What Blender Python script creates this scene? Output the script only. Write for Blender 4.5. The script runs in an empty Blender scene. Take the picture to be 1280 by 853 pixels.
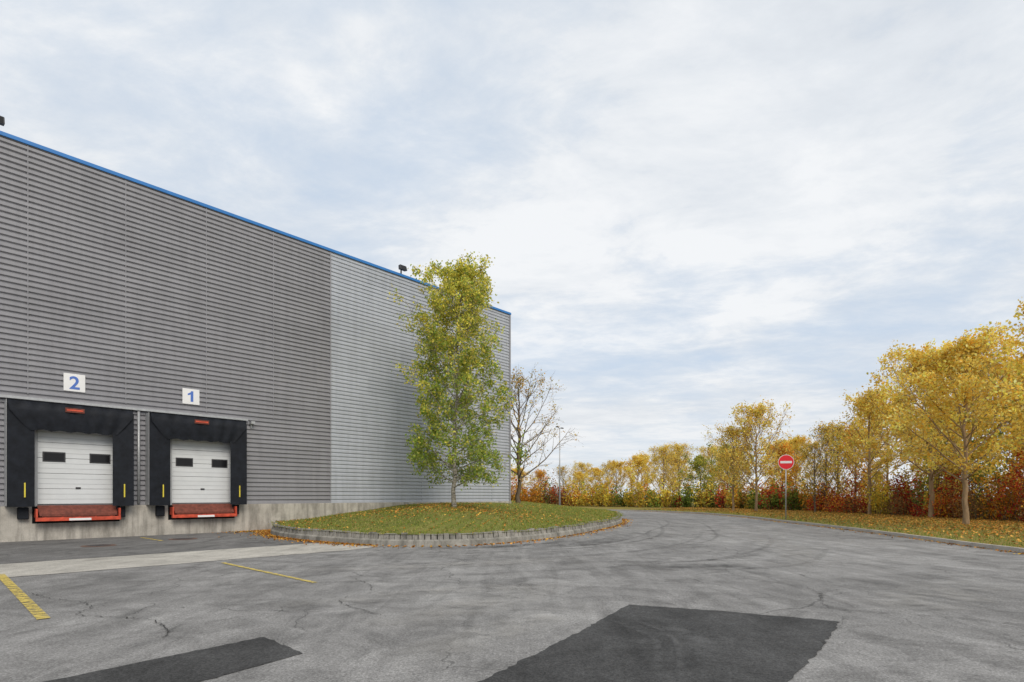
import bpy, bmesh, math, random
import numpy as np
from mathutils import Vector, Matrix, Euler
random.seed(7); np.random.seed(7)
scene=bpy.context.scene
scene.view_settings.view_transform='Standard'
scene.view_settings.look='None'
scene.view_settings.exposure=0
COL=scene.collection

# ------------------------------------------------------------ helpers
def link(o,parent=None):
    COL.objects.link(o)
    if parent is not None: o.parent=parent
    return o
def empty(name,loc=(0,0,0),rotz=0,scale=1):
    e=bpy.data.objects.new(name,None); e.empty_display_size=0.3
    e.location=loc; e.rotation_euler=(0,0,rotz); e.scale=(scale,)*3
    return link(e)
def mesh_obj(name,verts,faces,mat=None,parent=None,smooth=False):
    me=bpy.data.meshes.new(name)
    me.from_pydata([tuple(v) for v in verts],[],[tuple(f) for f in faces]); me.update()
    if mat: me.materials.append(mat)
    if smooth:
        me.polygons.foreach_set('use_smooth',[True]*len(me.polygons))
    return link(bpy.data.objects.new(name,me),parent)
class MB:
    """mesh builder"""
    def __init__(s): s.v=[]; s.f=[]
    def box(s,x0,x1,y0,y1,z0,z1):
        b=len(s.v)
        s.v+=[(x0,y0,z0),(x1,y0,z0),(x1,y1,z0),(x0,y1,z0),(x0,y0,z1),(x1,y0,z1),(x1,y1,z1),(x0,y1,z1)]
        s.f+=[(b,b+3,b+2,b+1),(b+4,b+5,b+6,b+7),(b,b+1,b+5,b+4),(b+1,b+2,b+6,b+5),(b+2,b+3,b+7,b+6),(b+3,b,b+4,b+7)]
        return s
    def poly(s,pts):
        b=len(s.v); s.v+=list(pts); s.f.append(tuple(range(b,b+len(pts)))); return s
    def tube(s,pts,rad,sides=6,cap=True):
        b=len(s.v); n=len(pts)
        for i,p in enumerate(pts):
            p=Vector(p)
            a=Vector(pts[max(i-1,0)]); c=Vector(pts[min(i+1,n-1)])
            d=(c-a)
            if d.length<1e-6: d=Vector((0,0,1))
            d.normalize()
            x=d.cross(Vector((0.13,0.97,0.21)))
            if x.length<1e-3: x=d.cross(Vector((1,0,0)))
            x.normalize(); y=d.cross(x)
            for k in range(sides):
                t=2*math.pi*k/sides
                s.v.append(tuple(p+(x*math.cos(t)+y*math.sin(t))*rad[i]))
        for i in range(n-1):
            for k in range(sides):
                k2=(k+1)%sides
                s.f.append((b+i*sides+k,b+i*sides+k2,b+(i+1)*sides+k2,b+(i+1)*sides+k))
        if cap:
            s.f.append(tuple(b+k for k in range(sides))[::-1])
            s.f.append(tuple(b+(n-1)*sides+k for k in range(sides)))
        return s
    def obj(s,name,mat,parent=None,smooth=False,bevel=0):
        o=mesh_obj(name,s.v,s.f,mat,parent,smooth)
        if bevel:
            m=o.modifiers.new('bevel','BEVEL'); m.width=bevel; m.segments=2; m.limit_method='ANGLE'
        return o
def catmull(pts,n=8):
    out=[]; P=[Vector(p) for p in pts]
    P=[P[0]*2-P[1]]+P+[P[-1]*2-P[-2]]
    for i in range(1,len(P)-2):
        for k in range(n):
            t=k/n
            out.append(0.5*((2*P[i])+(P[i+1]-P[i-1])*t+(2*P[i-1]-5*P[i]+4*P[i+1]-P[i+2])*t*t+(3*P[i]-P[i-1]-3*P[i+1]+P[i+2])*t**3))
    out.append(P[-2]); return out
def resample(pts,step):
    out=[pts[0].copy()]; acc=0
    for a,b in zip(pts[:-1],pts[1:]):
        L=(b-a).length; pos=step-acc
        while pos<=L:
            out.append(a+(b-a)*(pos/L)); pos+=step
        acc=(acc+L)%step if L>0 else acc
    return out

# ------------------------------------------------------------ materials
def newmat(name):
    m=bpy.data.materials.new(name); m.use_nodes=True
    nt=m.node_tree; nt.nodes.clear()
    out=nt.nodes.new('ShaderNodeOutputMaterial')
    return m,nt,out
def N(nt,t,**kw):
    n=nt.nodes.new(t)
    for k,v in kw.items(): setattr(n,k,v)
    return n
def noise(nt,vec,scale,detail=6,rough=0.6,dist=0):
    n=N(nt,'ShaderNodeTexNoise'); n.inputs['Scale'].default_value=scale
    n.inputs['Detail'].default_value=detail; n.inputs['Roughness'].default_value=rough
    n.inputs['Distortion'].default_value=dist
    nt.links.new(vec,n.inputs['Vector']); return n.outputs['Fac']
def ramp(nt,fac,stops):
    r=N(nt,'ShaderNodeValToRGB'); el=r.color_ramp.elements
    while len(el)<len(stops): el.new(0.5)
    for e,(p,c) in zip(el,stops):
        e.position=p
        e.color=(c,c,c,1) if isinstance(c,(int,float)) else (*c,1)
    nt.links.new(fac,r.inputs['Fac']); return r.outputs['Color']
def mixc(nt,fac,a,b,mode='MIX'):
    m=N(nt,'ShaderNodeMix',data_type='RGBA',blend_type=mode)
    for sock,v in ((m.inputs[0],fac),(m.inputs[6],a),(m.inputs[7],b)):
        if isinstance(v,(int,float)): sock.default_value=v
        elif isinstance(v,tuple): sock.default_value=(*v,1)
        else: nt.links.new(v,sock)
    return m.outputs[2]
def math_(nt,op,a,b=0.0,clamp=False):
    m=N(nt,'ShaderNodeMath',operation=op); m.use_clamp=clamp
    for s,v in ((m.inputs[0],a),(m.inputs[1],b)):
        if isinstance(v,(int,float)): s.default_value=v
        else: nt.links.new(v,s)
    return m.outputs[0]
def coords(nt,scale=(1,1,1),rot=0):
    g=N(nt,'ShaderNodeTexCoord'); mp=N(nt,'ShaderNodeMapping'); mp.inputs['Scale'].default_value=scale
    mp.inputs['Rotation'].default_value=(0,0,rot)
    nt.links.new(g.outputs['Object'],mp.inputs['Vector']); return mp.outputs['Vector']
def principled(nt,out,col,rough=0.8,metal=0,bump=None,bstr=0.3,bdist=0.01,spec=None):
    p=N(nt,'ShaderNodeBsdfPrincipled')
    if isinstance(col,tuple): p.inputs['Base Color'].default_value=(*col,1)
    else: nt.links.new(col,p.inputs['Base Color'])
    p.inputs['Roughness'].default_value=rough; p.inputs['Metallic'].default_value=metal
    if spec is not None: p.inputs['Specular IOR Level'].default_value=spec
    if bump is not None:
        b=N(nt,'ShaderNodeBump'); b.inputs['Strength'].default_value=bstr; b.inputs['Distance'].default_value=bdist
        nt.links.new(bump,b.inputs['Height']); nt.links.new(b.outputs[0],p.inputs['Normal'])
    nt.links.new(p.outputs[0],out.inputs['Surface']); return p
def simple(name,c,rough=0.6,var=0.25,scale=3,metal=0,stretch=(1,1,1),bump=0.1,spec=None):
    m,nt,out=newmat(name); v=coords(nt,stretch)
    f=noise(nt,v,scale,6,0.65)
    k0=tuple(x*(1-var) for x in c); k1=tuple(min(1,x*(1+var)) for x in c)
    col=ramp(nt,f,[(0.3,k0),(0.7,k1)])
    principled(nt,out,col,rough,metal,f,bump,0.01,spec); return m

def asphalt_mat(name,lo,hi,cracks=True,fine=0.35,tint=(1.02,1,0.975),var=1.0):
    m,nt,out=newmat(name); v=coords(nt)
    big=noise(nt,v,0.16,8,0.62,0.4)
    col=ramp(nt,big,[(0.33,tuple(lo*t for t in tint)),(0.66,tuple(hi*t for t in tint))])
    mid=noise(nt,v,1.1,9,0.72,0.8)
    col=mixc(nt,0.9*var,col,ramp(nt,mid,[(0.3,0.55),(0.5,0.98),(0.72,1.35)]),'MULTIPLY')
    # long worn streaks following the traffic direction
    vs=coords(nt,(1.1,0.14,1),math.radians(-12))
    st=noise(nt,vs,1.9,8,0.68,0.8)
    col=mixc(nt,0.6*var,col,ramp(nt,st,[(0.32,0.62),(0.52,1.0),(0.72,1.28)]),'MULTIPLY')
    bl=noise(nt,v,0.55,6,0.65,1.5)
    col=mixc(nt,0.65*var,col,ramp(nt,bl,[(0.30,0.55),(0.42,1.0),(0.58,1.0),(0.70,1.25)]),'MULTIPLY')
    gr=noise(nt,v,38,5,0.8)
    col=mixc(nt,fine,col,ramp(nt,gr,[(0.36,0.3),(0.5,1.0),(0.66,1.75)]),'MULTIPLY')
    vor=N(nt,'ShaderNodeTexVoronoi'); vor.inputs['Scale'].default_value=60
    nt.links.new(v,vor.inputs['Vector'])
    col=mixc(nt,0.4,col,ramp(nt,vor.outputs['Distance'],[(0.1,1.4),(0.6,0.65)]),'MULTIPLY')
    if cracks:
        n=N(nt,'ShaderNodeTexNoise'); n.inputs['Scale'].default_value=1.4; n.inputs['Detail'].default_value=8
        nt.links.new(v,n.inputs['Vector'])
        ad=N(nt,'ShaderNodeVectorMath',operation='MULTIPLY_ADD'); ad.inputs[1].default_value=(0.9,0.9,0)
        nt.links.new(n.outputs['Color'],ad.inputs[0]); nt.links.new(v,ad.inputs[2])
        for sc,th,ml,st_ in ((0.3,0.004,0.44,0.75),(0.9,0.007,0.51,0.55)):
            vo=N(nt,'ShaderNodeTexVoronoi',feature='DISTANCE_TO_EDGE'); vo.inputs['Scale'].default_value=sc
            nt.links.new(ad.outputs[0],vo.inputs['Vector'])
            line=ramp(nt,vo.outputs['Distance'],[(0.0,1.0),(th,0.0)])
            mask=ramp(nt,noise(nt,v,0.25*(1+sc),3,0.5),[(ml,0.0),(ml+0.08,1.0)])
            k=math_(nt,'MULTIPLY',math_(nt,'MULTIPLY',line,mask),st_)
            col=mixc(nt,k,col,(0.06,0.06,0.058))
    principled(nt,out,col,0.95,0,gr,0.6,0.008,0.15)
    return m

M={}
M['asphalt']=asphalt_mat('worn_asphalt',0.205,0.305,True,0.55)
M['apron']=asphalt_mat('apron_asphalt',0.145,0.215,True,0.5)
M['patch']=asphalt_mat('fresh_asphalt',0.055,0.092,False,0.65,(1,1,1),1.0)
M['strip']=asphalt_mat('concrete_strip',0.38,0.49,False,0.3,(1.05,1,0.90),0.7)

def concrete_mat(name,a,b,stain=True):
    m,nt,out=newmat(name); v=coords(nt)
    f=noise(nt,v,1.6,9,0.7,0.3)
    col=ramp(nt,f,[(0.3,a),(0.7,b)])
    g=noise(nt,v,26,5,0.7)
    col=mixc(nt,0.3,col,ramp(nt,g,[(0.3,0.6),(0.7,1.3)]),'MULTIPLY')
    if stain:
        vs=coords(nt,(2.2,2.2,0.25))
        s=noise(nt,vs,1.8,6,0.7)
        col=mixc(nt,0.65,col,ramp(nt,s,[(0.38,0.45),(0.56,1.05)]),'MULTIPLY')
    principled(nt,out,col,0.9,0,g,0.3,0.01,0.2); return m
M['concrete']=concrete_mat('foundation_concrete',(0.31,0.29,0.255),(0.52,0.49,0.44))
M['curb']=concrete_mat('kerb_concrete',(0.15,0.145,0.125),(0.40,0.38,0.34))
M['kerb2']=concrete_mat('road_kerb_concrete',(0.32,0.30,0.27),(0.48,0.45,0.40),False)

def cladding_mat(name,c,var):
    m,nt,out=newmat(name)
    v=coords(nt,(0.25,1,5)); f=noise(nt,v,1.0,5,0.6)
    col=ramp(nt,f,[(0.3,tuple(x*(1-var) for x in c)),(0.7,tuple(x*(1+var) for x in c))])
    v2=coords(nt,(2.5,1,0.18)); f2=noise(nt,v2,1.5,6,0.7)
    col=mixc(nt,0.4,col,ramp(nt,f2,[(0.35,0.75),(0.6,1.06)]),'MULTIPLY')
    g=N(nt,'ShaderNodeTexCoord'); sx=N(nt,'ShaderNodeSeparateXYZ'); nt.links.new(g.outputs['Object'],sx.inputs[0])
    fx=math_(nt,'FLOOR',math_(nt,'DIVIDE',sx.outputs['X'],2.95)); fz=math_(nt,'FLOOR',math_(nt,'DIVIDE',sx.outputs['Z'],1.0))
    cb=N(nt,'ShaderNodeCombineXYZ'); nt.links.new(fx,cb.inputs[0]); nt.links.new(fz,cb.inputs[1])
    w=N(nt,'ShaderNodeTexWhiteNoise'); nt.links.new(cb.outputs[0],w.inputs['Vector'])
    col=mixc(nt,1.0,col,ramp(nt,w.outputs['Value'],[(0,0.95),(1,1.04)]),'MULTIPLY')
    principled(nt,out,col,0.5,0.0,None,spec=0.3); return m
M['clad_dark']=cladding_mat('dark_grey_cladding',(0.275,0.275,0.295),0.08)
M['clad_light']=cladding_mat('light_grey_cladding',(0.42,0.445,0.49),0.05)
M['blue']=simple('blue_trim',(0.02,0.17,0.48),0.45,0.1)
M['black_rubber']=simple('black_tarpaulin',(0.011,0.013,0.018),0.65,0.4,4,bump=0.4,spec=0.2)
M['black_in']=simple('dark_interior',(0.008,0.008,0.009),0.9,0.3,spec=0.1)
M['door']=simple('white_door',(0.62,0.64,0.65),0.45,0.05,2)
M['doorframe']=simple('light_frame',(0.42,0.43,0.44),0.5,0.08)
M['glass']=simple('dark_glass',(0.012,0.012,0.014),0.25,0.1,spec=0.3)
M['red']=simple('red_steel',(0.5,0.065,0.028),0.6,0.4,6)
M['brown']=simple('rusty_plate',(0.15,0.04,0.025),0.8,0.45,8)
M['yellow']=simple('yellow_plastic',(0.66,0.54,0.05),0.6,0.2)
M['white']=simple('white_sheet',(0.76,0.76,0.76),0.5,0.03)
M['bluepaint']=simple('blue_digit',(0.07,0.16,0.5),0.5,0.05)
M['signred']=simple('sign_red',(0.75,0.015,0.025),0.35,0.05)
M['galv']=simple('galvanised_steel',(0.42,0.43,0.44),0.45,0.15,8,metal=0.4)
M['darkmetal']=simple('dark_metal',(0.03,0.03,0.033),0.5,0.2)
M['roof']=simple('roof_membrane',(0.25,0.25,0.25),0.9,0.1)
M['iron']=simple('rusty_iron',(0.15,0.085,0.06),0.8,0.4,12)
M['bark']=simple('bark',(0.15,0.115,0.08),0.9,0.45,9,stretch=(1,1,0.3),bump=0.5,spec=0.1)
M['bark_tan']=simple('young_bark',(0.30,0.21,0.125),0.9,0.35,9,stretch=(1,1,0.3),bump=0.4,spec=0.1)
def birch_bark():
    m,nt,out=newmat('birch_bark'); v=coords(nt,(3,3,14))
    f=noise(nt,v,1.6,5,0.7)
    col=ramp(nt,f,[(0.38,(0.05,0.045,0.04)),(0.5,(0.34,0.31,0.26)),(0.8,(0.5,0.47,0.42))])
    principled(nt,out,col,0.8,spec=0.2); return m
M['birch']=birch_bark()
def worn_paint():
    m,nt,out=newmat('worn_yellow_paint'); v=coords(nt)
    f=noise(nt,v,7,9,0.8)
    a=ramp(nt,f,[(0.38,0.0),(0.54,0.92)])
    d=N(nt,'ShaderNodeBsdfDiffuse'); d.inputs[0].default_value=(0.60,0.47,0.14,1)
    t=N(nt,'ShaderNodeBsdfTransparent'); mx=N(nt,'ShaderNodeMixShader')
    nt.links.new(a,mx.inputs[0]); nt.links.new(t.outputs[0],mx.inputs[1]); nt.links.new(d.outputs[0],mx.inputs[2])
    nt.links.new(mx.outputs[0],out.inputs['Surface']); return m
M['ypaint']=worn_paint()
def smear(name,c,strength,lo=0.4,hi=0.65,sc=2.5):
    m,nt,out=newmat(name); v=coords(nt)
    f=ramp(nt,noise(nt,v,sc,9,0.75,0.5),[(lo,0.0),(hi,1.0)])
    uv=N(nt,'ShaderNodeUVMap'); sx=N(nt,'ShaderNodeSeparateXYZ'); nt.links.new(uv.outputs[0],sx.inputs[0])
    def bump(s):
        return math_(nt,'MULTIPLY',math_(nt,'MULTIPLY',s,math_(nt,'SUBTRACT',1.0,s)),4.0,True)
    e=math_(nt,'MULTIPLY',bump(sx.outputs[0]),bump(sx.outputs[1]))
    a=math_(nt,'MULTIPLY',math_(nt,'MULTIPLY',f,e),strength)
    d=N(nt,'ShaderNodeBsdfDiffuse'); d.inputs[0].default_value=(*c,1)
    t=N(nt,'ShaderNodeBsdfTransparent'); mx=N(nt,'ShaderNodeMixShader')
    nt.links.new(a,mx.inputs[0]); nt.links.new(t.outputs[0],mx.inputs[1]); nt.links.new(d.outputs[0],mx.inputs[2])
    nt.links.new(mx.outputs[0],out.inputs['Surface']); return m
M['tyre']=smear('tyre_rubber',(0.08,0.08,0.08),0.42,0.38,0.66)
M['smear']=smear('rubber_smear',(0.08,0.08,0.08),0.7,0.42,0.60,1.6)
M['dust']=smear('pale_dust',(0.42,0.405,0.38),0.55,0.42,0.68,1.6)
M['scuff']=smear('pale_scuff',(0.22,0.22,0.22),0.45,0.40,0.68,3)
M['crack']=simple('crack_dirt',(0.06,0.058,0.055),0.95,0.3,spec=0.1)
def grass_mat(name,lit,gcol):
    m,nt,out=newmat(name); v=coords(nt)
    f=noise(nt,v,0.5,8,0.7)
    col=ramp(nt,f,[(0.3,gcol[0]),(0.55,gcol[1]),(0.75,gcol[2])])
    g=noise(nt,v,14,6,0.8)
    col=mixc(nt,0.7,col,ramp(nt,g,[(0.3,0.5),(0.7,1.5)]),'MULTIPLY')
    l=noise(nt,v,5,7,0.85)
    k=ramp(nt,l,[(lit,0.0),(lit+0.08,0.75)])
    col=mixc(nt,k,col,(0.36,0.19,0.06))
    principled(nt,out,col,0.95,0,g,0.8,0.04,0.1); return m
M['grass']=grass_mat('grass_and_leaf_litter',0.53,[(0.10,0.12,0.03),(0.17,0.19,0.045),(0.28,0.23,0.08)])
M['vgrass']=grass_mat('verge_grass_and_litter',0.48,[(0.12,0.13,0.035),(0.20,0.20,0.055),(0.28,0.22,0.08)])
def earth_mat():
    m,nt,out=newmat('field'); v=coords(nt)
    f=noise(nt,v,0.15,8,0.7)
    col=ramp(nt,f,[(0.3,(0.09,0.10,0.035)),(0.7,(0.2,0.15,0.06))])
    principled(nt,out,col,0.95); return m
M['earth']=earth_mat()
def leaf_mat(name,trans=0.35):
    m,nt,out=newmat(name)
    a=N(nt,'ShaderNodeAttribute'); a.attribute_name='Col'
    d=N(nt,'ShaderNodeBsdfDiffuse'); t=N(nt,'ShaderNodeBsdfTranslucent'); mx=N(nt,'ShaderNodeMixShader')
    mx.inputs[0].default_value=trans
    nt.links.new(a.outputs['Color'],d.inputs[0]); nt.links.new(a.outputs['Color'],t.inputs[0])
    nt.links.new(d.outputs[0],mx.inputs[1]); nt.links.new(t.outputs[0],mx.inputs[2])
    nt.links.new(mx.outputs[0],out.inputs['Surface']); return m
M['leaf']=leaf_mat('foliage_leaf',0.45)
M['litter']=leaf_mat('fallen_leaf',0.05)

# ------------------------------------------------------------ leaf quads (numpy)
def leaf_mesh(name,cent,size,colr,mat,flat=0.0,aspect=0.7):
    n=len(cent); cent=np.asarray(cent,dtype=np.float32)
    size=np.broadcast_to(np.asarray(size,dtype=np.float32),(n,))
    a=np.random.normal(size=(n,3)); 
    if flat>0: a[:,2]*=(1-flat)
    a/=np.linalg.norm(a,axis=1)[:,None]+1e-9
    b=np.random.normal(size=(n,3))
    if flat>0: b[:,2]*=(1-flat)
    b-=a*np.sum(a*b,axis=1)[:,None]; b/=np.linalg.norm(b,axis=1)[:,None]+1e-9
    s=size[:,None]*0.5
    V=np.empty((n,4,3),dtype=np.float32)
    V[:,0]=cent-a*s; V[:,1]=cent+b*s*aspect-a*s*0.1; V[:,2]=cent+a*s; V[:,3]=cent-b*s*aspect-a*s*0.1
    me=bpy.data.meshes.new(name)
    me.vertices.add(n*4); me.vertices.foreach_set('co',V.reshape(-1))
    me.loops.add(n*4); me.loops.foreach_set('vertex_index',np.arange(n*4,dtype=np.int32))
    me.polygons.add(n); me.polygons.foreach_set('loop_start',np.arange(0,n*4,4,dtype=np.int32))
    me.polygons.foreach_set('loop_total',np.full(n,4,dtype=np.int32))
    me.update(calc_edges=True)
    ca=me.color_attributes.new('Col','FLOAT_COLOR','POINT')
    C=np.ones((n,4,4),dtype=np.float32); C[:,:,:3]=np.clip(np.asarray(colr),0,0.95)[:,None,:]
    ca.data.foreach_set('color',C.reshape(-1))
    me.materials.append(mat)
    return me
def palette(n,cols,w,jit=0.22):
    cols=np.array(cols); idx=np.random.choice(len(cols),n,p=np.array(w)/sum(w))
    c=cols[idx]*(1+np.random.uniform(-jit,jit,(n,1)))
    return c

# ------------------------------------------------------------ tree generator
def grow(mb,p,d,L,r0,r1,nseg,wander,trop,sides):
    pts=[Vector(p)]; rad=[r0]; d=Vector(d).normalized()
    for i in range(nseg):
        d=(d+Vector((random.gauss(0,wander),random.gauss(0,wander),random.gauss(0,wander)+trop))).normalized()
        pts.append(pts[-1]+d*(L/nseg)); rad.append(r0+(r1-r0)*(i+1)/nseg)
    mb.tube(pts,rad,sides,cap=False); return pts
def along(pts,t):
    f=t*(len(pts)-1); i=min(int(f),len(pts)-2); return pts[i].lerp(pts[i+1],f-i),(pts[i+1]-pts[i]).normalized()
def perp_dir(d,ang,az):
    x=d.cross(Vector((0,0,1)))
    if x.length<0.05: x=Vector((1,0,0))
    x.normalize(); y=d.cross(x).normalized()
    return (d*math.cos(ang)+(x*math.cos(az)+y*math.sin(az))*math.sin(ang)).normalized()
def make_tree(key,seed,H,tr,clear,env,R,nl,angf,n2,n3,leaf_n,jit,lsize,colfn,bark,trop1=0.05,trop2=0.0,trop3=0.0,lean=(0,0),clump=0.75):
    """H is the height of the finished tree, R the crown radius."""
    random.seed(seed); np.random.seed(seed)
    mb=MB(); pts=[Vector((0,0,-0.15))]; rad=[tr*1.35]; ns=14
    for i in range(1,ns+1):
        t=i/ns
        pts.append(Vector((lean[0]*t*t*H+random.gauss(0,0.004*H),lean[1]*t*t*H+random.gauss(0,0.004*H),H*0.93*t)))
        rad.append(tr*(1-t)**0.8+0.012)
    mb.tube(pts,rad,9,cap=False)
    twigs=[]
    az=random.random()*6
    for i in range(nl):
        f=(i+random.random()*0.8)/nl
        h=clear+(1-clear)*f*0.97
        p,_=along(pts,h)
        az+=2.4+random.uniform(-0.4,0.4)
        ang=angf(f)+random.uniform(-0.15,0.15)
        d=Vector((math.cos(az)*math.sin(ang),math.sin(az)*math.sin(ang),math.cos(ang)))
        L=env(f)*R*random.uniform(0.68,1.15)/max(0.45,math.sin(ang))
        # keep the limb below the crown top
        L=min(L,max(0.35,(H-p.z)/max(0.2,math.cos(ang)+trop1*2)))
        r=max(0.012,tr*0.42*(1-f*0.75))
        lp=grow(mb,p,d,L,r,0.008,7,0.09,trop1,5)
        for j in range(n2):
            t=0.22+0.78*(j+random.random())/n2
            q,dd=along(lp,min(t,0.99))
            d2=perp_dir(dd,random.uniform(0.45,0.95),random.random()*6.28)
            L2=L*random.uniform(0.22,0.42)*(1.15-t*0.6)
            l2=grow(mb,q,d2,L2,r*0.4*(1-t*0.6)+0.004,0.004,4,0.13,trop2,4)
            for k in range(n3):
                q3,d3=along(l2,random.uniform(0.15,0.98))
                d4=perp_dir(d3,random.uniform(0.4,1.1),random.random()*6.28)
                l3=grow(mb,q3,d4,L2*random.uniform(0.3,0.6)+0.12,0.006,0.003,3,0.16,trop3,3)
                twigs.append([tuple(x) for x in l3])
    wood=bpy.data.meshes.new(key+'_wood'); wood.from_pydata(mb.v,[],mb.f); wood.update()
    wood.polygons.foreach_set('use_smooth',[True]*len(wood.polygons)); wood.materials.append(bark)
    leaves=None
    if leaf_n>0:
        T=np.array(twigs); m=len(T)
        w=np.random.gamma(clump,1.0,m); w/=w.sum()
        idx=np.random.choice(m,leaf_n,p=w)
        t=np.random.uniform(0,2.99,leaf_n); i0=t.astype(int); fr=(t-i0)[:,None]
        c=T[idx,i0]*(1-fr)+T[idx,i0+1]*fr+np.random.normal(0,jit,(leaf_n,3))
        tw=np.random.uniform(0.75,1.22,m)[idx]
        col=colfn(c,leaf_n)*tw[:,None]
        leaves=leaf_mesh(key+'_leaves',c,np.random.uniform(lsize*0.65,lsize*1.3,leaf_n),col,M['leaf'])
    return wood,leaves
def place_tree(name,tpl,loc,rot=0,scale=1,parent=None):
    if parent is None:
        e=empty(name,loc,rot,scale)
        link(bpy.data.objects.new('trunk_and_branches',tpl[0]),e)
        if tpl[1]: link(bpy.data.objects.new('leaves',tpl[1]),e)
        return e
    for nm,me in (('trunk_and_branches',tpl[0]),('leaves',tpl[1])):
        if me:
            o=link(bpy.data.objects.new(nm,me),parent); o.location=loc; o.rotation_euler=(0,0,rot); o.scale=(scale,)*3

# ------------------------------------------------------------ ground & road
mb=MB(); S=900
mb.poly([(-S,-S,0),(S,-S,0),(S,S,0),(-S,S,0)]).obj('ground',M['earth'])
right=[(12.2,-40,0),(13.0,-10,0),(13.6,5,0),(14.2,15.8,0),(15.1,21.9,0),(16.0,29,0),(16.5,35,0),(17.1,42,0),(16.7,49.5,0),(14.4,56.9,0),(10.6,62,0),(4,66,0),(-10,69,0),(-40,71,0)]
rc=catmull(right,10)
road=[(p.x,p.y,0.004) for p in rc]+[(-90,71,0.004),(-90,-40,0.004)]
def tri_poly(name,pts,mat):
    me=bpy.data.meshes.new(name); bm=bmesh.new()
    f=bm.faces.new([bm.verts.new(p) for p in pts]); f.normal_update()
    if f.normal.z<0: f.normal_flip()
    bmesh.ops.triangulate(bm,faces=[f]); bm.to_mesh(me); bm.free(); me.materials.append(mat)
    return link(bpy.data.objects.new(name,me))
tri_poly('asphalt_road',road,M['asphalt'])

P0=Vector((-17.64,19.6,0)); u=Vector((0.669,0.7434,0)).normalized(); n=Vector((u.y,-u.x,0)); TH=math.atan2(u.y,u.x)
def W(s,o,z=0): return P0+u*s+n*o+Vector((0,0,z))
ap=[W(-30,0,0.008),W(-30,8.5,0.008),W(4,8.4,0.008),W(9,8.3,0.008),W(10.8,6.2,0.008),W(9.9,0,0.008)]
tri_poly('dock_apron',ap,M['apron'])
def strip_side(o,s0,s1,z,amp,sd):
    random.seed(sd); out=[]; k=int((s1-s0)/0.5)
    for i in range(k+1): out.append(W(s0+(s1-s0)*i/k,o+random.uniform(-amp,amp),z))
    return out
o_far=(Vector((-11.9,13.2,0))-P0).dot(n); o_near=(Vector((-9.85,10.9,0))-P0).dot(n)
s_end=(Vector((-4.3,18.2,0))-P0).dot(u)
st=strip_side(o_far,-28,s_end-1.0,0.012,0.03,1)+[W(s_end,o_near-0.5,0.012)]+strip_side(o_near-0.1,-28,s_end-1.2,0.012,0.05,2)[::-1]
tri_poly('concrete_strip_pavement',st,M['strip'])
def rough_quad(name,pts,mat,z,amp=0.03,sd=3,step=0.12):
    random.seed(sd); out=[]
    for a,b in zip(pts,pts[1:]+pts[:1]):
        a=Vector((*a,0)); b=Vector((*b,0)); k=max(2,int((b-a).length/step))
        for i in range(k):
            p=a.lerp(b,i/k); out.append((p.x+random.uniform(-amp,amp),p.y+random.uniform(-amp,amp),z))
    return tri_poly(name,out,mat)
rough_quad('asphalt_patch',[(1.72,8.33),(2.9,7.85),(4.15,7.2),(3.2,5.9),(2.35,4.85),(1.1,3.4),(-1.6,3.6),(-0.27,4.88),(0.75,6.6)],M['patch'],0.010,0.02,3,0.08)
rough_quad('asphalt_patch',[(-2.8,6.43),(-2.12,5.75),(-2.68,4.85),(-4.2,3.2),(-5.2,3.8),(-4.0,4.88)],M['patch'],0.010,0.015,4,0.08)
def line(name,a,b,w,mat,z):
    a=Vector((*a,0)); b=Vector((*b,0)); d=(b-a).normalized(); q=Vector((-d.y,d.x,0))*w/2
    pts=[a-q,b-q,b+q,a+q]
    return MB().poly([(p.x,p.y,z) for p in pts]).obj(name,mat)
line('parking_line',(-10.35,11.5),(-6.04,7.34),0.14,M['ypaint'],0.017)
line('parking_line',(-6.86,13.5),(-3.6,10.4),0.10,M['ypaint'],0.017)
a=W(3.9,1.2); b=W(3.9,3.6); line('parking_line',(a.x,a.y),(b.x,b.y),0.12,M['ypaint'],0.017)
def ribbon(name,pts,w,mat,z,parent):
    c=catmull([(x,y,0) for x,y in pts],10); V=[];F=[];UV=[]
    nn=len(c)
    for i,p in enumerate(c):
        d=(c[min(i+1,nn-1)]-c[max(i-1,0)]).normalized(); q=Vector((-d.y,d.x,0))*w/2
        V+=[(p.x-q.x,p.y-q.y,z),(p.x+q.x,p.y+q.y,z)]; UV+=[(0,i/(nn-1)),(1,i/(nn-1))]
    for i in range(nn-1): F.append((2*i,2*i+1,2*i+3,2*i+2))
    o=mesh_obj(name,V,F,mat,parent); uvl=o.data.uv_layers.new(name='UVMap')
    for l in o.data.loops: uvl.data[l.index].uv=UV[l.vertex_index]
    return o
tm=empty('tyre_marks')
random.seed(21)
base=[(-9,12.5),(-5,14.6),(-1,16.2),(2.2,18.2),(5,22.5),(7.5,29),(9.2,37),(10.5,46)]
z=0.020
for i in range(5):
    off=(0,-0.45,-2.3,-2.75,-5.0)[i]
    pts=[(x-off*0.75+random.uniform(-.3,.3),y+off*0.62+random.uniform(-.3,.3)) for x,y in base]
    ribbon('tyre_mark',pts[random.choice([0,1,2]):random.choice([8,7,6])],random.uniform(0.14,0.34),M['tyre'],z,tm); z+=0.0006
for pts in ([(1.0,14.0),(3.5,13.6),(6,14.8),(8.5,18)],[(1.5,12.9),(4.2,12.2),(7,13.5),(10,18)],
            [(5,20),(6,25),(8.8,32),(11,42)],[(-7,9.5),(-3,10.5),(1,10),(5,8.5)]):
    ribbon('tyre_mark',pts,random.uniform(0.14,0.3),M['tyre'],z,tm); z+=0.0006
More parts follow.
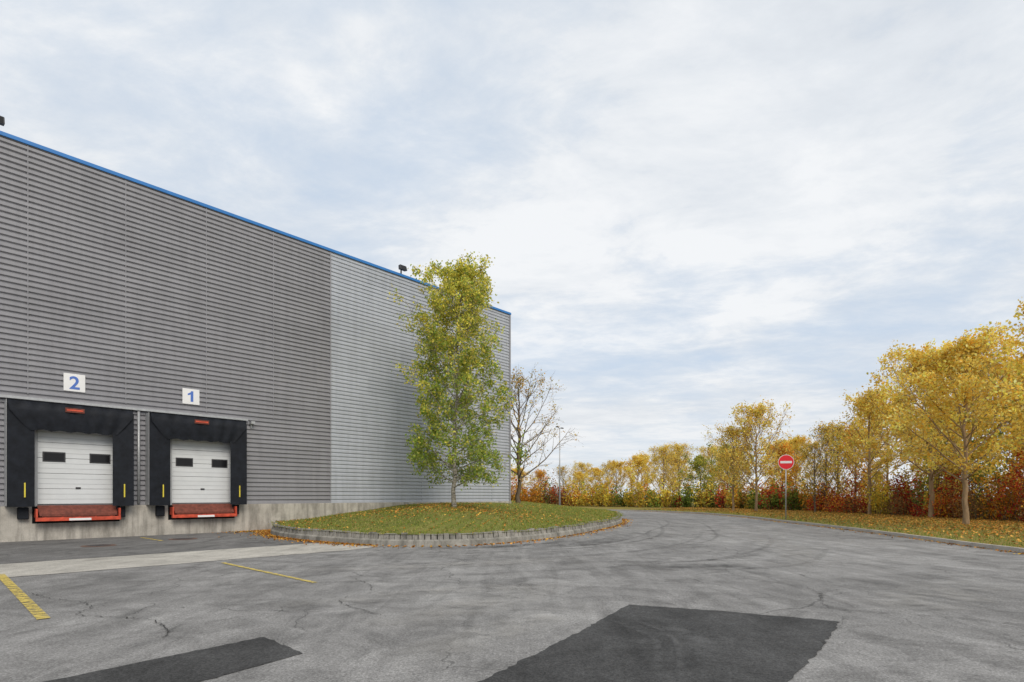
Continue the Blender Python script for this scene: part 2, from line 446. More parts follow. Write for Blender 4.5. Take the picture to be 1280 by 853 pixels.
for pts,w in (([(2.9,12.5),(4.2,12.9),(5.6,12.7)],0.9),([(0.5,17.6),(2.6,19),(4.5,22.4)],1.3),([(-3,16.9),(0,18.0),(2.6,20.6)],0.9)):
    ribbon('rubber_smear',pts,w,M['smear'],z,tm); z+=0.0006
for pts,w in (([(1.25,7.3),(1.55,6.2),(1.15,4.6)],0.12),([(1.5,7.4),(1.78,6.3),(1.4,4.7)],0.09),([(1.7,7.2),(2.05,6.2),(1.75,5.0)],0.3)):
    ribbon('scuff_mark',pts,w,M['scuff'],z,tm); z+=0.0006
dm=empty('pale_dust_marks')
for pts,w in (([(-3.6,8.0),(-1.6,9.2),(0.6,10.2)],0.8),([(-1.8,6.6),(-0.4,8.4),(1.2,10.6)],1.3),([(5.0,7.8),(6.5,8.8),(9,10.5)],1.6),
              ([(-5,12),(-1,13.2),(3,15)],1.2),([(6,12),(8,16),(10.5,26)],1.5),([(-1.2,5.2),(-0.2,6.6),(1.2,8.6)],0.9)):
    ribbon('dust_streak',pts,w,M['dust'],z,dm); z+=0.0006
ck=empty('asphalt_cracks')
def crack(pts,sd,w=0.014):
    random.seed(sd); c=resample(catmull([(x,y,0) for x,y in pts],8),0.05); V=[];F=[]
    for i,p in enumerate(c):
        p=p+Vector((random.gauss(0,0.018),random.gauss(0,0.018),0))
        ww=w*random.uniform(0.15,1.2); V+=[(p.x-ww/2,p.y-ww/2,0.0185),(p.x+ww/2,p.y+ww/2,0.0185)]
    for i in range(len(c)-1): F.append((2*i,2*i+1,2*i+3,2*i+2))
    mesh_obj('crack',V,F,M['crack'],ck)
crack([(-6.4,8.5),(-6.0,8.1),(-5.8,7.6),(-5.2,7.45),(-4.6,7.25),(-4.1,6.75),(-3.85,6.3)],1)
crack([(-9.3,9.0),(-8.2,9.4),(-7.3,8.9),(-6.4,8.5)],9,0.010)
crack([(5.1,9.9),(5.0,9.2),(4.55,8.3),(4.7,7.9),(5.6,7.5),(6.3,7.0),(7.0,6.4)],2,0.018)
crack([(5.1,9.9),(4.5,11.2),(4.9,12.8),(6.8,14.0)],3,0.012)
crack([(7.5,11.5),(9.0,11.2),(10.5,10.6),(12,10.8)],5,0.012)
crack([(4.7,7.9),(3.9,6.8),(3.2,5.9)],6,0.010)
crack([(-3.2,11.2),(-2.4,9.8),(-2.6,8.6),(-1.6,7.4)],8,0.010)
for s,o in ((1.9,4.3),(4.7,3.2)):
    c=W(s,o); e=empty('drain_cover',(c.x,c.y,0.013),TH)
    mb=MB(); mb.tube([(0,0,0),(0,0,0.006)],[0.48,0.46],24); mb.obj('frame',M['iron'],e)
    mb=MB(); mb.tube([(0,0,0.007),(0,0,0.012)],[0.34,0.33],24); mb.obj('lid',M['darkmetal'],e)

# ------------------------------------------------------------ right verge with kerb
V=[];F=[]
offs=[0,0.6,2,4,7,11,16,30,80]
def verge_z(o): return 0.125+0.10*min(1,o/9)
nr=[]
for i,p in enumerate(rc):
    d=(rc[min(i+1,len(rc)-1)]-rc[max(i-1,0)]).normalized(); nr.append(Vector((d.y,-d.x,0)))
for i,p in enumerate(rc):
    for o in offs:
        q=p+nr[i]*(o+0.14); V.append((q.x,q.y,verge_z(o)))
k=len(offs)
for i in range(len(rc)-1):
    for j in range(k-1): F.append((i*k+j,i*k+j+1,(i+1)*k+j+1,(i+1)*k+j))
mesh_obj('grass_verge',V,F,M['vgrass'],None,True)
mb=MB(); kp=resample(rc,1.0)
for a,b in zip(kp[:-1],kp[1:]):
    if a.y<-12: continue
    d=(b-a).normalized(); q=Vector((d.y,-d.x,0)); a2=a+d*0.01; b2=b-d*0.006; h=0.13+random.uniform(-.006,.006)
    bb=len(mb.v)
    for pt,zz in ((a2,0),(b2,0),(b2+q*.16,0),(a2+q*.16,0),(a2+q*.02,h),(b2+q*.02,h),(b2+q*.16,h),(a2+q*.16,h)): mb.v.append((pt.x,pt.y,zz))
    mb.f+=[(bb,bb+3,bb+2,bb+1),(bb+4,bb+5,bb+6,bb+7),(bb,bb+1,bb+5,bb+4),(bb+1,bb+2,bb+6,bb+5),(bb+2,bb+3,bb+7,bb+6),(bb+3,bb,bb+4,bb+7)]
mb.obj('road_kerb',M['kerb2'],None)

# ------------------------------------------------------------ planted island (mound)
isl=[(-11.15,26.75),(-9.9,23.6),(-8.6,21.7),(-6.7,19.9),(-4.06,18.2),(-2.03,18.1),(0,19.5),(1.88,22.2),(3.64,25.9),(5.7,31.2),(7.0,36.7),(8.1,45),(7.6,53),(4.0,58.5),(-3,61.5),(-12,62.5)]
ic=catmull([(x,y,0) for x,y in isl],8)
seg=np.array([(p.x,p.y) for p in resample(ic,0.25)])
def mound_z(x,y):
    x=np.atleast_1d(x); y=np.atleast_1d(y); out=np.empty(len(x))
    for i in range(0,len(x),2000):
        dx=x[i:i+2000,None]-seg[None,:,0]; dy=y[i:i+2000,None]-seg[None,:,1]
        d=np.sqrt((dx*dx+dy*dy).min(axis=1)); t=np.clip(d/8.5,0,1); t=t*t*(3-2*t)*0.45+t*0.55
        out[i:i+2000]=0.36+0.80*t
    return out+0.03*np.sin(x*1.3)*np.cos(y*1.1)
C=np.array([0.0,36.0]); 
outer=[(p.x,p.y) for p in resample(ic,0.6)]+[(-12,55),(-12,45),(-12,38),(-12,32),(-11.6,28.5)]
outer=np.array(outer); rings=26; no=len(outer)
P=[]
for r in range(1,rings+1):
    t=r/rings; P.append(C+(outer-C)*t)
P=np.concatenate(P); Z=mound_z(P[:,0],P[:,1])
V=[(C[0],C[1],float(mound_z(C[0],C[1])[0]))]+[(float(a),float(b),float(c)) for (a,b),c in zip(P,Z)]
F=[(0,1+i,1+(i+1)%no) for i in range(no)]
for r in range(rings-1):
    for i in range(no):
        j=(i+1)%no; F.append((1+r*no+i,1+(r+1)*no+i,1+(r+1)*no+j,1+r*no+j))
mesh_obj('grass_island',V,F,M['grass'],None,True)
mb=MB(); bp=resample(ic,0.20); random.seed(5)
for a,b in zip(bp[:-1],bp[1:]):
    d=(b-a).normalized(); q=Vector((-d.y,d.x,0))
    jo=random.uniform(-.018,.018); h=0.40+random.uniform(-.03,.025)
    a2=a+d*random.uniform(.008,.02); b2=b-d*random.uniform(.008,.02); bb=len(mb.v)
    for pt,zz in ((a2+q*(.0+jo),0.2),(b2+q*(.0+jo),0.2),(b2+q*.2,0.2),(a2+q*.2,0.2),(a2+q*(.03+jo),h),(b2+q*(.03+jo),h),(b2+q*.18,h),(a2+q*.18,h)): mb.v.append((pt.x,pt.y,zz))
    mb.f+=[(bb,bb+3,bb+2,bb+1),(bb+4,bb+5,bb+6,bb+7),(bb,bb+1,bb+5,bb+4),(bb+1,bb+2,bb+6,bb+5),(bb+2,bb+3,bb+7,bb+6),(bb+3,bb,bb+4,bb+7)]
ie=empty('island_kerb')
mb.obj('edging_blocks',M['curb'],ie)
V=[];F=[]; pc=resample(ic,0.5)
for i,p in enumerate(pc):
    d=(pc[min(i+1,len(pc)-1)]-pc[max(i-1,0)]).normalized(); q=Vector((-d.y,d.x,0))
    for o,zz in ((-0.10,0.0),(-0.08,0.17),(-0.03,0.215),(0.22,0.215)): V.append((p.x+q.x*o,p.y+q.y*o,zz))
for i in range(len(pc)-1):
    for j in range(3): F.append((i*4+j,(i+1)*4+j,(i+1)*4+j+1,i*4+j+1))
mesh_obj('plinth',V,F,M['curb'],ie)

# ------------------------------------------------------------ warehouse
wh=empty('warehouse',P0,TH)
TOP=14.0; S0=-32; S1=26.13; SB=12.53; BASE=1.24
def cladding(name,s0,s1,mat,depth=0.055,per=0.2):
    prof=[]; z=BASE
    while z<TOP-0.01:
        for dz,y in ((0,-depth),(0.10,-depth),(0.122,0.0),(0.165,0.0)):
            if z+dz<TOP: prof.append((y,z+dz))
        z+=per
    prof.append((-depth,TOP))
    V=[];F=[]
    for y,zz in prof: V+=[(s0,y,zz),(s1,y,zz)]
    for i in range(len(prof)-1): F.append((2*i,2*i+1,2*i+3,2*i+2))
    return mesh_obj(name,V,F,mat,wh)
cladding('dark_cladding',S0,SB,M['clad_dark'],0.064)
cladding('light_cladding',SB+0.03,S1,M['clad_light'],0.045)
MB().box(S0,S1-0.02,0.02,38,0,TOP-0.05).obj('shell',M['clad_dark'],wh)
MB().box(SB-0.01,SB+0.04,-0.068,-0.004,BASE,TOP-0.02).obj('joint_cover',M['clad_dark'],wh)
mb=MB(); s=SB-2.95
while s>S0:
    mb.box(s-0.012,s+0.012,-0.0665,-0.003,5.2,TOP-0.02); s-=2.95
mb.obj('sheet_laps',M['clad_dark'],wh)
mb=MB(); s=SB+2.95*2
while s<S1-1:
    mb.box(s-0.012,s+0.012,-0.0475,-0.003,BASE+.02,TOP-0.02); s+=5.9
mb.obj('sheet_laps_light',M['clad_light'],wh)
MB().box(S1-0.10,S1+0.03,-0.08,0.12,BASE,TOP-0.01).obj('corner_trim',M['clad_dark'],wh)
MB().box(S0,S1+0.05,-0.11,0.4,TOP,TOP+0.14).obj('blue_parapet_trim',M['blue'],wh,bevel=0.01)
MB().box(S0+.1,S1-.1,0.4,37.9,TOP-.05,TOP+.02).obj('roof',M['roof'],wh)
MB().box(S0,S1,-0.16,0.01,-0.1,BASE-0.005).obj('concrete_base',M['concrete'],wh,bevel=0.015)
MB().box(-12,8.35,-0.20,-0.07,5.02,5.07).box(-12,8.35,-0.20,-0.17,4.98,5.02).obj('drip_flashing',M['galv'],wh)
MB().box(8.45,8.62,-0.3,-0.07,4.86,4.98).box(8.5,8.56,-0.12,-0.07,4.7,4.86).obj('wall_lamp',M['galv'],wh)
mb=MB(); mb.tube([(4.1,-0.12,1.3),(4.1,-0.12,4.98)],[0.05,0.05],10); mb.obj('downpipe',M['galv'],wh,True)
def dock(name,a,b,da,db,tag):
    z0,z1=BASE,4.9; D=-0.62
    m_=MB()
    m_.box(a,a+0.10,D,-0.07,z0,z1-.05).box(b-0.10,b,D,-0.07,z0,z1-.05)
    m_.obj(name+'_cheeks',M['black_rubber'],wh,bevel=0.02)
    m_=MB()
    m_.poly([(a-.02,D-.03,z0-.02),(a+.72,D+.02,z0-.02),(a+.72,D+.02,z1-.9),(a-.02,D-.03,z1-.12)])
    m_.poly([(b-.66,D+.02,z0-.02),(b+.02,D-.03,z0-.02),(b+.02,D-.03,z1-.12),(b-.66,D+.02,z1-.9)])
    m_.obj(name+'_side_curtains',M['black_rubber'],wh)
    m_=MB()
    xs=np.linspace(a-.02,b+.02,25); rows=[(z1,-0.30),(z1-.03,D-.04),(z1-.35,D-.07),(z1-.7,D-.05),(z1-1.0,D-.0)]
    bb=len(m_.v)
    for zz,yy in rows:
        for i,x in enumerate(xs):
            inset=0.0 if zz>z1-.3 else (z1-.3-zz)*0.75
            t=i/24; xx=(a+inset)+(b-a-2*inset)*t
            m_.v.append((xx,yy-0.03*math.sin(i*1.9+zz*3),zz-(0.025*math.sin(i*1.3) if zz<z1-.8 else 0)))
    for r in range(len(rows)-1):
        for i in range(24): m_.f.append((bb+r*25+i,bb+(r+1)*25+i,bb+(r+1)*25+i+1,bb+r*25+i+1))
    m_.obj(name+'_head_curtain',M['black_rubber'],wh,True)
    MB().box(a,b,-0.60,-0.07,z1-.02,z1+.02).obj(name+'_roof_sheet',M['black_rubber'],wh)
    MB().box(a-.022,a-.003,D+.1,-0.07,z0,z1).box(b+.003,b+.022,D+.1,-0.07,z0,z1).box(a-.02,b+.02,D-.06,D-.03,z1+.022,z1+.04).obj(name+'_edge_rail',M['galv'],wh)
    c=(a+b)/2
    MB().box(c-.28,c+.28,D-.12,D-.105,z1-.30,z1-.14).obj(name+'_maker_plate',M['brown'],wh)
    MB().box(c-.24,c+.24,D-.128,D-.12,z1-.245,z1-.19).obj(name+'_plate_stripe',M['red'],wh)
    MB().box(a+.43,a+.47,D-.045,D-.02,1.55,2.05).box(b-.31,b-.27,D-.045,D-.02,1.55,2.05).obj(name+'_guide_strips',M['yellow'],wh)
    MB().box(da-.10,da-.0,-.13,-.07,z0,4.1).box(db,db+.10,-.13,-.07,z0,4.1).box(da-.10,db+.1,-.13,-.07,4.1,4.2).obj(name+'_door_frame',M['doorframe'],wh)
    m_=MB(); hgt=(4.08-z0-.06)/5
    for i in range(5): m_.box(da+.005,db-.005,-.12,-.08,z0+.06+i*hgt+.006,z0+.06+(i+1)*hgt-.006)
    m_.obj(name+'_door_panels',M['door'],wh,bevel=0.008)
    m_=MB()
    for i in range(5):
        for k in (0.33,0.66): zz=z0+.06+(i+k)*hgt; m_.box(da+.03,db-.03,-.126,-.1205,zz-.006,zz+.006)
    m_.obj(name+'_door_grooves',M['doorframe'],wh)
    wz0=z0+.06+2.75*hgt
    m1=MB(); m2=MB()
    for x0 in (da+.14,db-.14-.66):
        m1.box(x0,x0+.66,-.138,-.1265,wz0,wz0+.36); m2.box(x0+.045,x0+.615,-.144,-.1385,wz0+.045,wz0+.315)
    m1.obj(name+'_window_frames',M['darkmetal'],wh,bevel=0.01); m2.obj(name+'_window_panes',M['glass'],wh)
    MB().box(da+1.1,da+1.25,-.15,-.127,z0+.62,z0+.68).obj(name+'_handle',M['darkmetal'],wh)
    MB().box(da-.15,db+.15,-.17,-.161,0.62,z0-.02).obj(name+'_pit',M['black_in'],wh)
    m_=MB(); x0,x1=da-.02,db+.02
    m_.poly([(x0,-.2,z0+.02),(x0+.03,-.52,z0-.36),(x1-.03,-.52,z0-.36),(x1,-.2,z0+.02)])
    m_.box(x0+.1,x1-.1,-.50,-.46,z0-.40,z0-.30)
    m_.obj(name+'_lip_plate',M['brown'],wh)
    m_=MB()
    m_.box(x0-.08,x1+.08,-.56,-.40,0.70,0.83)
    m_.box(x0-.08,x0-.02,-.54,-.2,0.83,1.14).box(x1+.02,x1+.08,-.54,-.2,0.83,1.14)
    for i in range(5):
        xx=x0+.2+(x1-x0-.4)*i/4; m_.box(xx-.02,xx+.02,-.5,-.2,0.83,0.90)
    m_.obj(name+'_leveller_frame',M['red'],wh,bevel=0.008)
    MB().box((x0+x1)/2-.33,(x0+x1)/2+.33,-.566,-.561,0.71,0.79).obj(name+'_leveller_label',M['white'],wh)
    MB().box(a+.30,a+.60,-.36,-.162,0.78,z0-.04).box(b-.48,b-.18,-.36,-.162,0.78,z0-.04).obj(name+'_buffers',M['black_rubber'],wh,bevel=0.03)
dock('dock_two',0.12,3.78,0.98,3.30,'2')
dock('dock_one',4.36,8.08,5.28,7.62,'1')
for txt,s0,s1 in (('2',1.73,2.38),('1',5.69,6.35)):
    MB().box(s0,s1,-.095,-.068,5.46,6.11).obj('bay_number_board',M['white'],wh,bevel=0.01)
    c=(s0+s1)/2
    if txt=='1':
        m_=MB(); y=-.098
        m_.poly([(c-.02,y,5.57),(c+.085,y,5.57),(c+.085,y,6.02),(c+.005,y,6.02),(c-.02,y,5.97)])
        m_.poly([(c-.021,y,5.965),(c-.13,y,5.90),(c-.13,y,5.83),(c-.021,y,5.87)])
        m_.obj('digit_1',M['bluepaint'],wh)
    else:
        cu=bpy.data.curves.new('digit','FONT'); cu.body=txt; cu.size=0.66; cu.align_x='CENTER'; cu.offset=0.012; cu.extrude=0.003
        o=bpy.data.objects.new('digit_'+txt,cu); o.data.materials.append(M['bluepaint']); link(o,wh)
        o.location=(c,-.10,5.555); o.rotation_euler=(math.pi/2,0,0)
def flood(s):
    m_=MB()
    m_.box(s-.03,s+.03,0.0,.06,TOP+.142,TOP+.4)
    m_.box(s-.12,s+.12,-.02,.1,TOP+.142,TOP+.18)
    m_.obj('floodlight_bracket',M['darkmetal'],wh)
    m_=MB()
    for (yy,zz) in ((-.28,.33),(-.18,.62),(0.0,.60),(-.02,.36)):
        m_.v.append((s-.22,yy,TOP+zz)); m_.v.append((s+.22,yy,TOP+zz))
    m_.f=[(0,1,3,2),(2,3,5,4),(4,5,7,6),(6,7,1,0),(0,2,4,6),(1,7,5,3)]
    m_.obj('floodlight_head',M['darkmetal'],wh,bevel=0.02)
    m_=MB(); m_.v=[(s-.18,-.278,TOP+.36),(s+.18,-.278,TOP+.36),(s+.18,-.198,TOP+.59),(s-.18,-.198,TOP+.59)]; m_.f=[(0,1,2,3)]
    m_.obj('floodlight_glass',M['glass'],wh)
flood(17.0); flood(-0.12)

# ------------------------------------------------------------ signs & lamp
ns=empty('no_entry_sign',(16.85,35,0.14),math.radians(-14))
mb=MB(); mb.tube([(0,0,-0.2),(0,0,4.0)],[0.035,0.035],12); mb.obj('post',M['galv'],ns,True)
def disc(name,r,y0,y1,mat,z=3.53):
    m_=MB(); m_.tube([(0,y0,z),(0,y1,z)],[r,r],48); return m_.obj(name,mat,ns)
disc('back_plate',0.46,-0.04,-0.055,M['galv']); disc('white_rim',0.455,-0.056,-0.06,M['white']); disc('red_disc',0.43,-0.061,-0.064,M['signred'])
MB().box(-.33,.33,-.070,-.0645,3.46,3.60).obj('white_bar',M['white'],ns)
MB().box(-.06,.06,-.042,.042,3.3,3.34).box(-.06,.06,-.042,.042,3.72,3.76).obj('clamps',M['galv'],ns)
sl=empty('street_lamp',(5.2,62,0.3),1.1)
mb=MB(); mb.tube([(0,0,-.3),(0,0,4),(0,0,8.7)],[0.10,0.07,0.045],10); mb.tube([(-.5,0,8.75),(0,0,8.6),(.5,0,8.75)],[.03,.04,.03],6); mb.obj('pole',M['galv'],sl,True)
MB().box(-.9,-.45,-.12,.12,8.70,8.80).box(.45,.9,-.12,.12,8.70,8.80).obj('lamp_heads',M['darkmetal'],sl,bevel=0.03)

# ------------------------------------------------------------ trees
def birch_env(f): return float(np.interp(f,[0,0.1,0.3,0.55,0.8,0.93,1],[0.85,1.1,1.08,0.95,0.80,0.62,0.35]))
def birch_col(c,n_):
    f=np.clip((c[:,2]-3.5)/6.0+np.random.normal(0,0.22,n_)+0.22*np.sin(c[:,0]*2+c[:,2]),0,1)
    g=palette(n_,[(0.24,0.35,0.065),(0.32,0.42,0.085),(0.42,0.47,0.11),(0.66,0.60,0.11)],[3,4,3,1.5])
    y=palette(n_,[(0.68,0.64,0.12),(0.82,0.69,0.12),(0.88,0.70,0.15),(0.42,0.47,0.10)],[4,3,1.5,3])
    k=(np.random.rand(n_)<f*0.85)[:,None]
    return np.where(k,y,g)
birch=make_tree('birch',11,11.7,0.095,0.07,birch_env,2.5,66,lambda f:1.15-0.62*f,9,4,38000,0.12,0.12,birch_col,M['birch'],0.02,-0.10,-0.28,(0.03,0),1.1)
place_tree('birch_tree',birch,(-2.84,28,1.12),0.4)
def gold(w,dark=1.0):
    cols=np.array([(0.93,0.65,0.12),(0.95,0.73,0.18),(0.86,0.50,0.08),(0.60,0.54,0.11),(0.95,0.80,0.30)])*dark
    return lambda c,n_: palette(n_,cols,w)
def map_env(f): return float(np.interp(f,[0,0.15,0.4,0.7,1],[0.8,1.0,0.98,0.72,0.25]))
def round_env(f): return float(np.interp(f,[0,0.3,0.6,0.85,1],[0.6,1.0,1.0,0.8,0.5]))
ang=lambda f:1.05-0.65*f
mA=make_tree('maple_a',31,9.0,0.12,0.23,map_env,3.4,32,ang,9,4,16500,0.14,0.145,gold([4,4,2,1,2]),M['bark_tan'],0.04,0.05,0.0,clump=1.0)
mB=make_tree('maple_b',32,9.0,0.11,0.24,map_env,3.2,27,ang,8,4,9500,0.14,0.15,gold([4,3,2,1.5,1]),M['bark_tan'],0.05,0.05,0.0)
mC=make_tree('maple_c',33,9.0,0.11,0.18,map_env,3.2,34,lambda f:0.95-0.55*f,9,4,5500,0.15,0.15,gold([3,3,2,2,1],1.0),M['bark_tan'],0.05,0.05,0.02)
mD=make_tree('maple_d',34,8.0,0.10,0.10,round_env,3.1,26,ang,7,4,7500,0.17,0.2,gold([4,4,2,1,1.5]),M['bark_tan'],0.04,0.03,0.0)
mE=make_tree('maple_e',35,8.0,0.10,0.12,map_env,2.5,30,lambda f:0.8-0.5*f,8,4,2200,0.15,0.15,gold([2,1,3,3,0.5],0.9),M['bark'],0.05,0.04,0.02)
mG=make_tree('green',37,7.0,0.10,0.08,round_env,2.6,24,ang,7,3,6000,0.18,0.19,lambda c,n_:palette(n_,[(0.24,0.30,0.06),(0.40,0.42,0.08),(0.66,0.56,0.10),(0.15,0.21,0.045)],[3,3,3,1.5]),M['bark'],0.04,0.03,0.0)
mO=make_tree('orange',38,7.0,0.10,0.08,round_env,2.4,24,ang,7,3,5000,0.18,0.19,lambda c,n_:palette(n_,[(0.88,0.46,0.07),(0.92,0.58,0.10),(0.72,0.30,0.05),(0.45,0.30,0.07)],[3,3,2,2]),M['bark'],0.05,0.03,0.0)
def bare_env(f): return float(np.interp(f,[0,0.3,0.7,1],[1.0,1.0,0.6,0.25]))
mF=make_tree('bare',36,9.4,0.16,0.18,bare_env,4.6,26,lambda f:1.05-0.5*f,9,5,2200,0.10,0.13,gold([1,0.5,4,2,0.2],0.75),M['bark'],0.04,0.03,0.02)
place_tree('bare_tree',mF,(0.5,42.0,0.95),1.2,1.0)
G=0.2
place_tree('maple_tree',mA,(22.1,27.7,G),0.3,0.98)
place_tree('maple_tree',mB,(21.6,21.6,G),2.0,0.98)
place_tree('maple_tree',mA,(25.8,35,G),2.5,1.12)
place_tree('maple_tree',mB,(26.4,42,G),4.0,0.98)
place_tree('maple_tree',mC,(22.1,51.5,G),0.9,1.05)
place_tree('maple_tree',mC,(20.6,53,G),3.0,0.85)
place_tree('maple_tree',mE,(27.6,50,G),1.0,0.95)
place_tree('maple_tree',mE,(25.0,47,G),2.7,0.72)
place_tree('maple_tree',mD,(30,33,G),0.6,1.12)
place_tree('maple_tree',mG,(31,40,G),3.6,1.0)
place_tree('maple_tree',mB,(31,47,G),5.1,0.98)
place_tree('maple_tree',mD,(29.5,26.5,G),5.1,1.12)
dt=empty('distant_tree_row')
rows=[(20,75,mC,0.88,0),(22.5,68,mG,0.85,1),(25.5,66,mD,0.82,2),(28.5,60,mO,0.95,3),(31.5,55,mE,1.05,1),(18.6,84,mD,0.88,4),(15.4,84,mB,0.72,2),(12.7,86,mD,0.68,5),(10.4,88,mD,0.62,0),
(23.5,80,mC,0.95,2),(28,74,mG,1.1,1),(33,66,mB,0.9,3),(35,58,mO,1.15,2),(36,48,mD,1.05,4),(37,42,mG,1.25,1),(36,34,mD,1.15,3),(7.2,80,mE,0.7,2),(4.2,84,mO,0.72,3),(1,86,mD,0.68,1),(-3,86,mB,0.7,4),(21,92,mB,0.88,3),(26,92,mD,0.98,1),(31,88,mC,1.0,5),(38,80,mD,1.1,2),(16,95,mE,0.85,2),(12,98,mC,0.78,3)]
for x,y,t,s,r in rows: place_tree('',t,(x,y,0.1),r*1.3,s,dt)

# ------------------------------------------------------------ hedges / shrubs
RED=[(0.46,0.045,0.04),(0.62,0.11,0.04),(0.28,0.03,0.03),(0.72,0.27,0.06)]
ORA=[(0.85,0.38,0.05),(0.90,0.48,0.07),(0.68,0.26,0.04),(0.42,0.28,0.06)]
YEL=[(0.92,0.68,0.11),(0.86,0.56,0.08),(0.68,0.58,0.10),(0.44,0.44,0.08)]
GRN=[(0.17,0.25,0.05),(0.27,0.35,0.065),(0.46,0.48,0.10),(0.13,0.19,0.04)]
BRN=[(0.40,0.22,0.09),(0.30,0.17,0.07),(0.50,0.30,0.10),(0.22,0.14,0.06)]
def shrubs(name,items,seed):
    np.random.seed(seed); random.seed(seed); C_=[];K=[];Sz=[]; wood=MB()
    for (x,y,r,h,pal,nl,ls) in items:
        for _ in range(7):
            a=random.random()*6.28; rr=r*random.uniform(0.1,0.85)
            cx,cy=x+math.cos(a)*rr,y+math.sin(a)*rr; hh=h*random.uniform(0.45,1.12); cr=r*random.uniform(0.3,0.6)
            m=nl//7
            q=np.random.normal(size=(m,3)); q/=np.linalg.norm(q,axis=1)[:,None]; q*=np.random.uniform(0.25,1.15,(m,1))**0.6
            p=np.stack([cx+q[:,0]*cr,cy+q[:,1]*cr,hh*0.5+0.1+q[:,2]*hh*0.52],1); p[:,2]=np.abs(p[:,2])+0.12
            C_.append(p); sh=random.uniform(0.6,1.2)
            pp_=pal if random.random()<0.8 else random.choice([RED,ORA,YEL,GRN,BRN])
            K.append(palette(m,pp_,[4,3,2,2])*sh); Sz.append(np.random.uniform(ls*0.6,ls*1.3,m))
            for k in range(2):
                b=(cx+random.gauss(0,.2),cy+random.gauss(0,.2),0)
                grow(wood,b,(random.gauss(0,.25),random.gauss(0,.25),1),hh*random.uniform(0.9,1.3),0.018,0.004,5,0.08,0.02,3)
    e=empty(name)
    me=leaf_mesh(name+'_foliage',np.concatenate(C_),np.concatenate(Sz),np.concatenate(K),M['leaf'])
    link(bpy.data.objects.new('foliage',me),e)
    wood.obj('stems',M['bark'],e)
path=catmull([(27,20,0),(27,24,0),(26.6,30,0),(27.4,38,0),(27.4,46,0),(25.6,56,0),(22.5,64,0),(15.5,70.5,0),(6.5,76,0),(-4,79,0)],10)
pp=resample(path,1.35); random.seed(77); items=[]
for i,p in enumerate(pp):
    d=p.y
    for row in range(2):
        off=row*1.9+random.uniform(-.5,.5)
        px,py=p.x+off*0.85+(0 if d<60 else -off*.3),p.y+off*(0.1 if d<55 else 0.9)+random.uniform(-.4,.4)
        if d<33: pal=random.choice([RED,RED,RED,ORA,BRN])
        elif d<42: pal=random.choice([RED,ORA,YEL,GRN,YEL,GRN,BRN])
        elif d<52: pal=random.choice([ORA,RED,RED,GRN,YEL])
        elif d<64: pal=random.choice([GRN,YEL,GRN,ORA,RED])
        elif p.x>12: pal=random.choice([YEL,GRN,ORA,GRN,YEL])
        elif p.x>7: pal=random.choice([YEL,YEL,ORA])
        else: pal=random.choice([RED,ORA,ORA,BRN])
        h=random.uniform(2.0,4.0)*(1.2 if row else 0.8)
        if d>50: h=random.uniform(2.0,3.4)
        if p.x<6.5: h=random.uniform(2.8,5.0)
        items.append((px,py,random.uniform(1.1,1.7),h,pal,1050 if d<45 else 560,0.13 if d<36 else (0.16 if d<50 else 0.24)))
shrubs('autumn_hedge',items,5)

# ------------------------------------------------------------ leaf litter and grass blades
np.random.seed(3)
LC=[(0.55,0.27,0.06),(0.68,0.44,0.09),(0.38,0.16,0.045),(0.26,0.14,0.05)]
pos=[]
i=np.random.randint(0,len(outer)-5,9000); t=np.sqrt(np.random.rand(9000))
q=C+(outer[i]-C)*t[:,None]
keep=np.random.rand(9000)<np.clip(1.0-(q[:,0]+10)/16,0.22,1)
q=q[keep]; pos.append(np.column_stack([q,mound_z(q[:,0],q[:,1])+0.05]))
q=np.random.normal((-2.5,27.5),(2.4,2.2),(2200,2)); pos.append(np.column_stack([q,mound_z(q[:,0],q[:,1])+0.05]))
e_i=np.random.randint(0,150,2600); e_i=np.concatenate([e_i,np.random.randint(0,45,3000)])
dd=np.abs(np.random.exponential(0.16,len(e_i)))+0.12
tang=seg[np.clip(e_i+1,0,len(seg)-1)]-seg[e_i]; tang/=np.linalg.norm(tang,axis=1)[:,None]
q=seg[e_i]+np.column_stack([tang[:,1],-tang[:,0]])*dd[:,None]
pos.append(np.column_stack([q,np.full(len(q),0.03)]))
s=np.random.normal(9.6,0.9,2600); o=np.abs(np.random.exponential(0.8,2600))+0.2
q=np.array([[*W(a,b)[:2]] for a,b in zip(s,o)]); pos.append(np.column_stack([q,np.full(len(q),0.03)]))
allp=np.concatenate(pos)
me=leaf_mesh('fallen_leaves_mesh',allp,np.random.uniform(0.05,0.11,len(allp)),palette(len(allp),LC,[4,2,3,2],0.3),M['litter'],0.8)
link(bpy.data.objects.new('fallen_leaves',me))
rcn=np.array([(p.x,p.y) for p in resample(rc,0.25)]); sel=(rcn[:,1]>8)&(rcn[:,1]<60); rcn=rcn[sel]
def verge_pts(nn,omin,omax,a,b):
    i=np.random.randint(0,len(rcn)-1,nn); tang=rcn[i+1]-rcn[i]; tang/=np.linalg.norm(tang,axis=1)[:,None]+1e-9
    o=omin+np.random.beta(a,b,nn)*(omax-omin)
    q=rcn[i]+np.column_stack([tang[:,1],-tang[:,0]])*o[:,None]
    return q,o
nn=40000; q,o=verge_pts(nn,0.1,14,1.8,1.3)
q+=np.random.normal(0,.1,(nn,2))
zz=0.125+0.10*np.clip(o/9,0,1)+0.05
me=leaf_mesh('verge_leaves_mesh',np.column_stack([q,zz]),np.random.uniform(0.06,0.13,nn),palette(nn,[(0.56,0.27,0.06),(0.68,0.38,0.09),(0.42,0.19,0.05),(0.30,0.17,0.06)],[4,2.5,3,3],0.3),M['litter'],0.8)
link(bpy.data.objects.new('fallen_leaves',me))
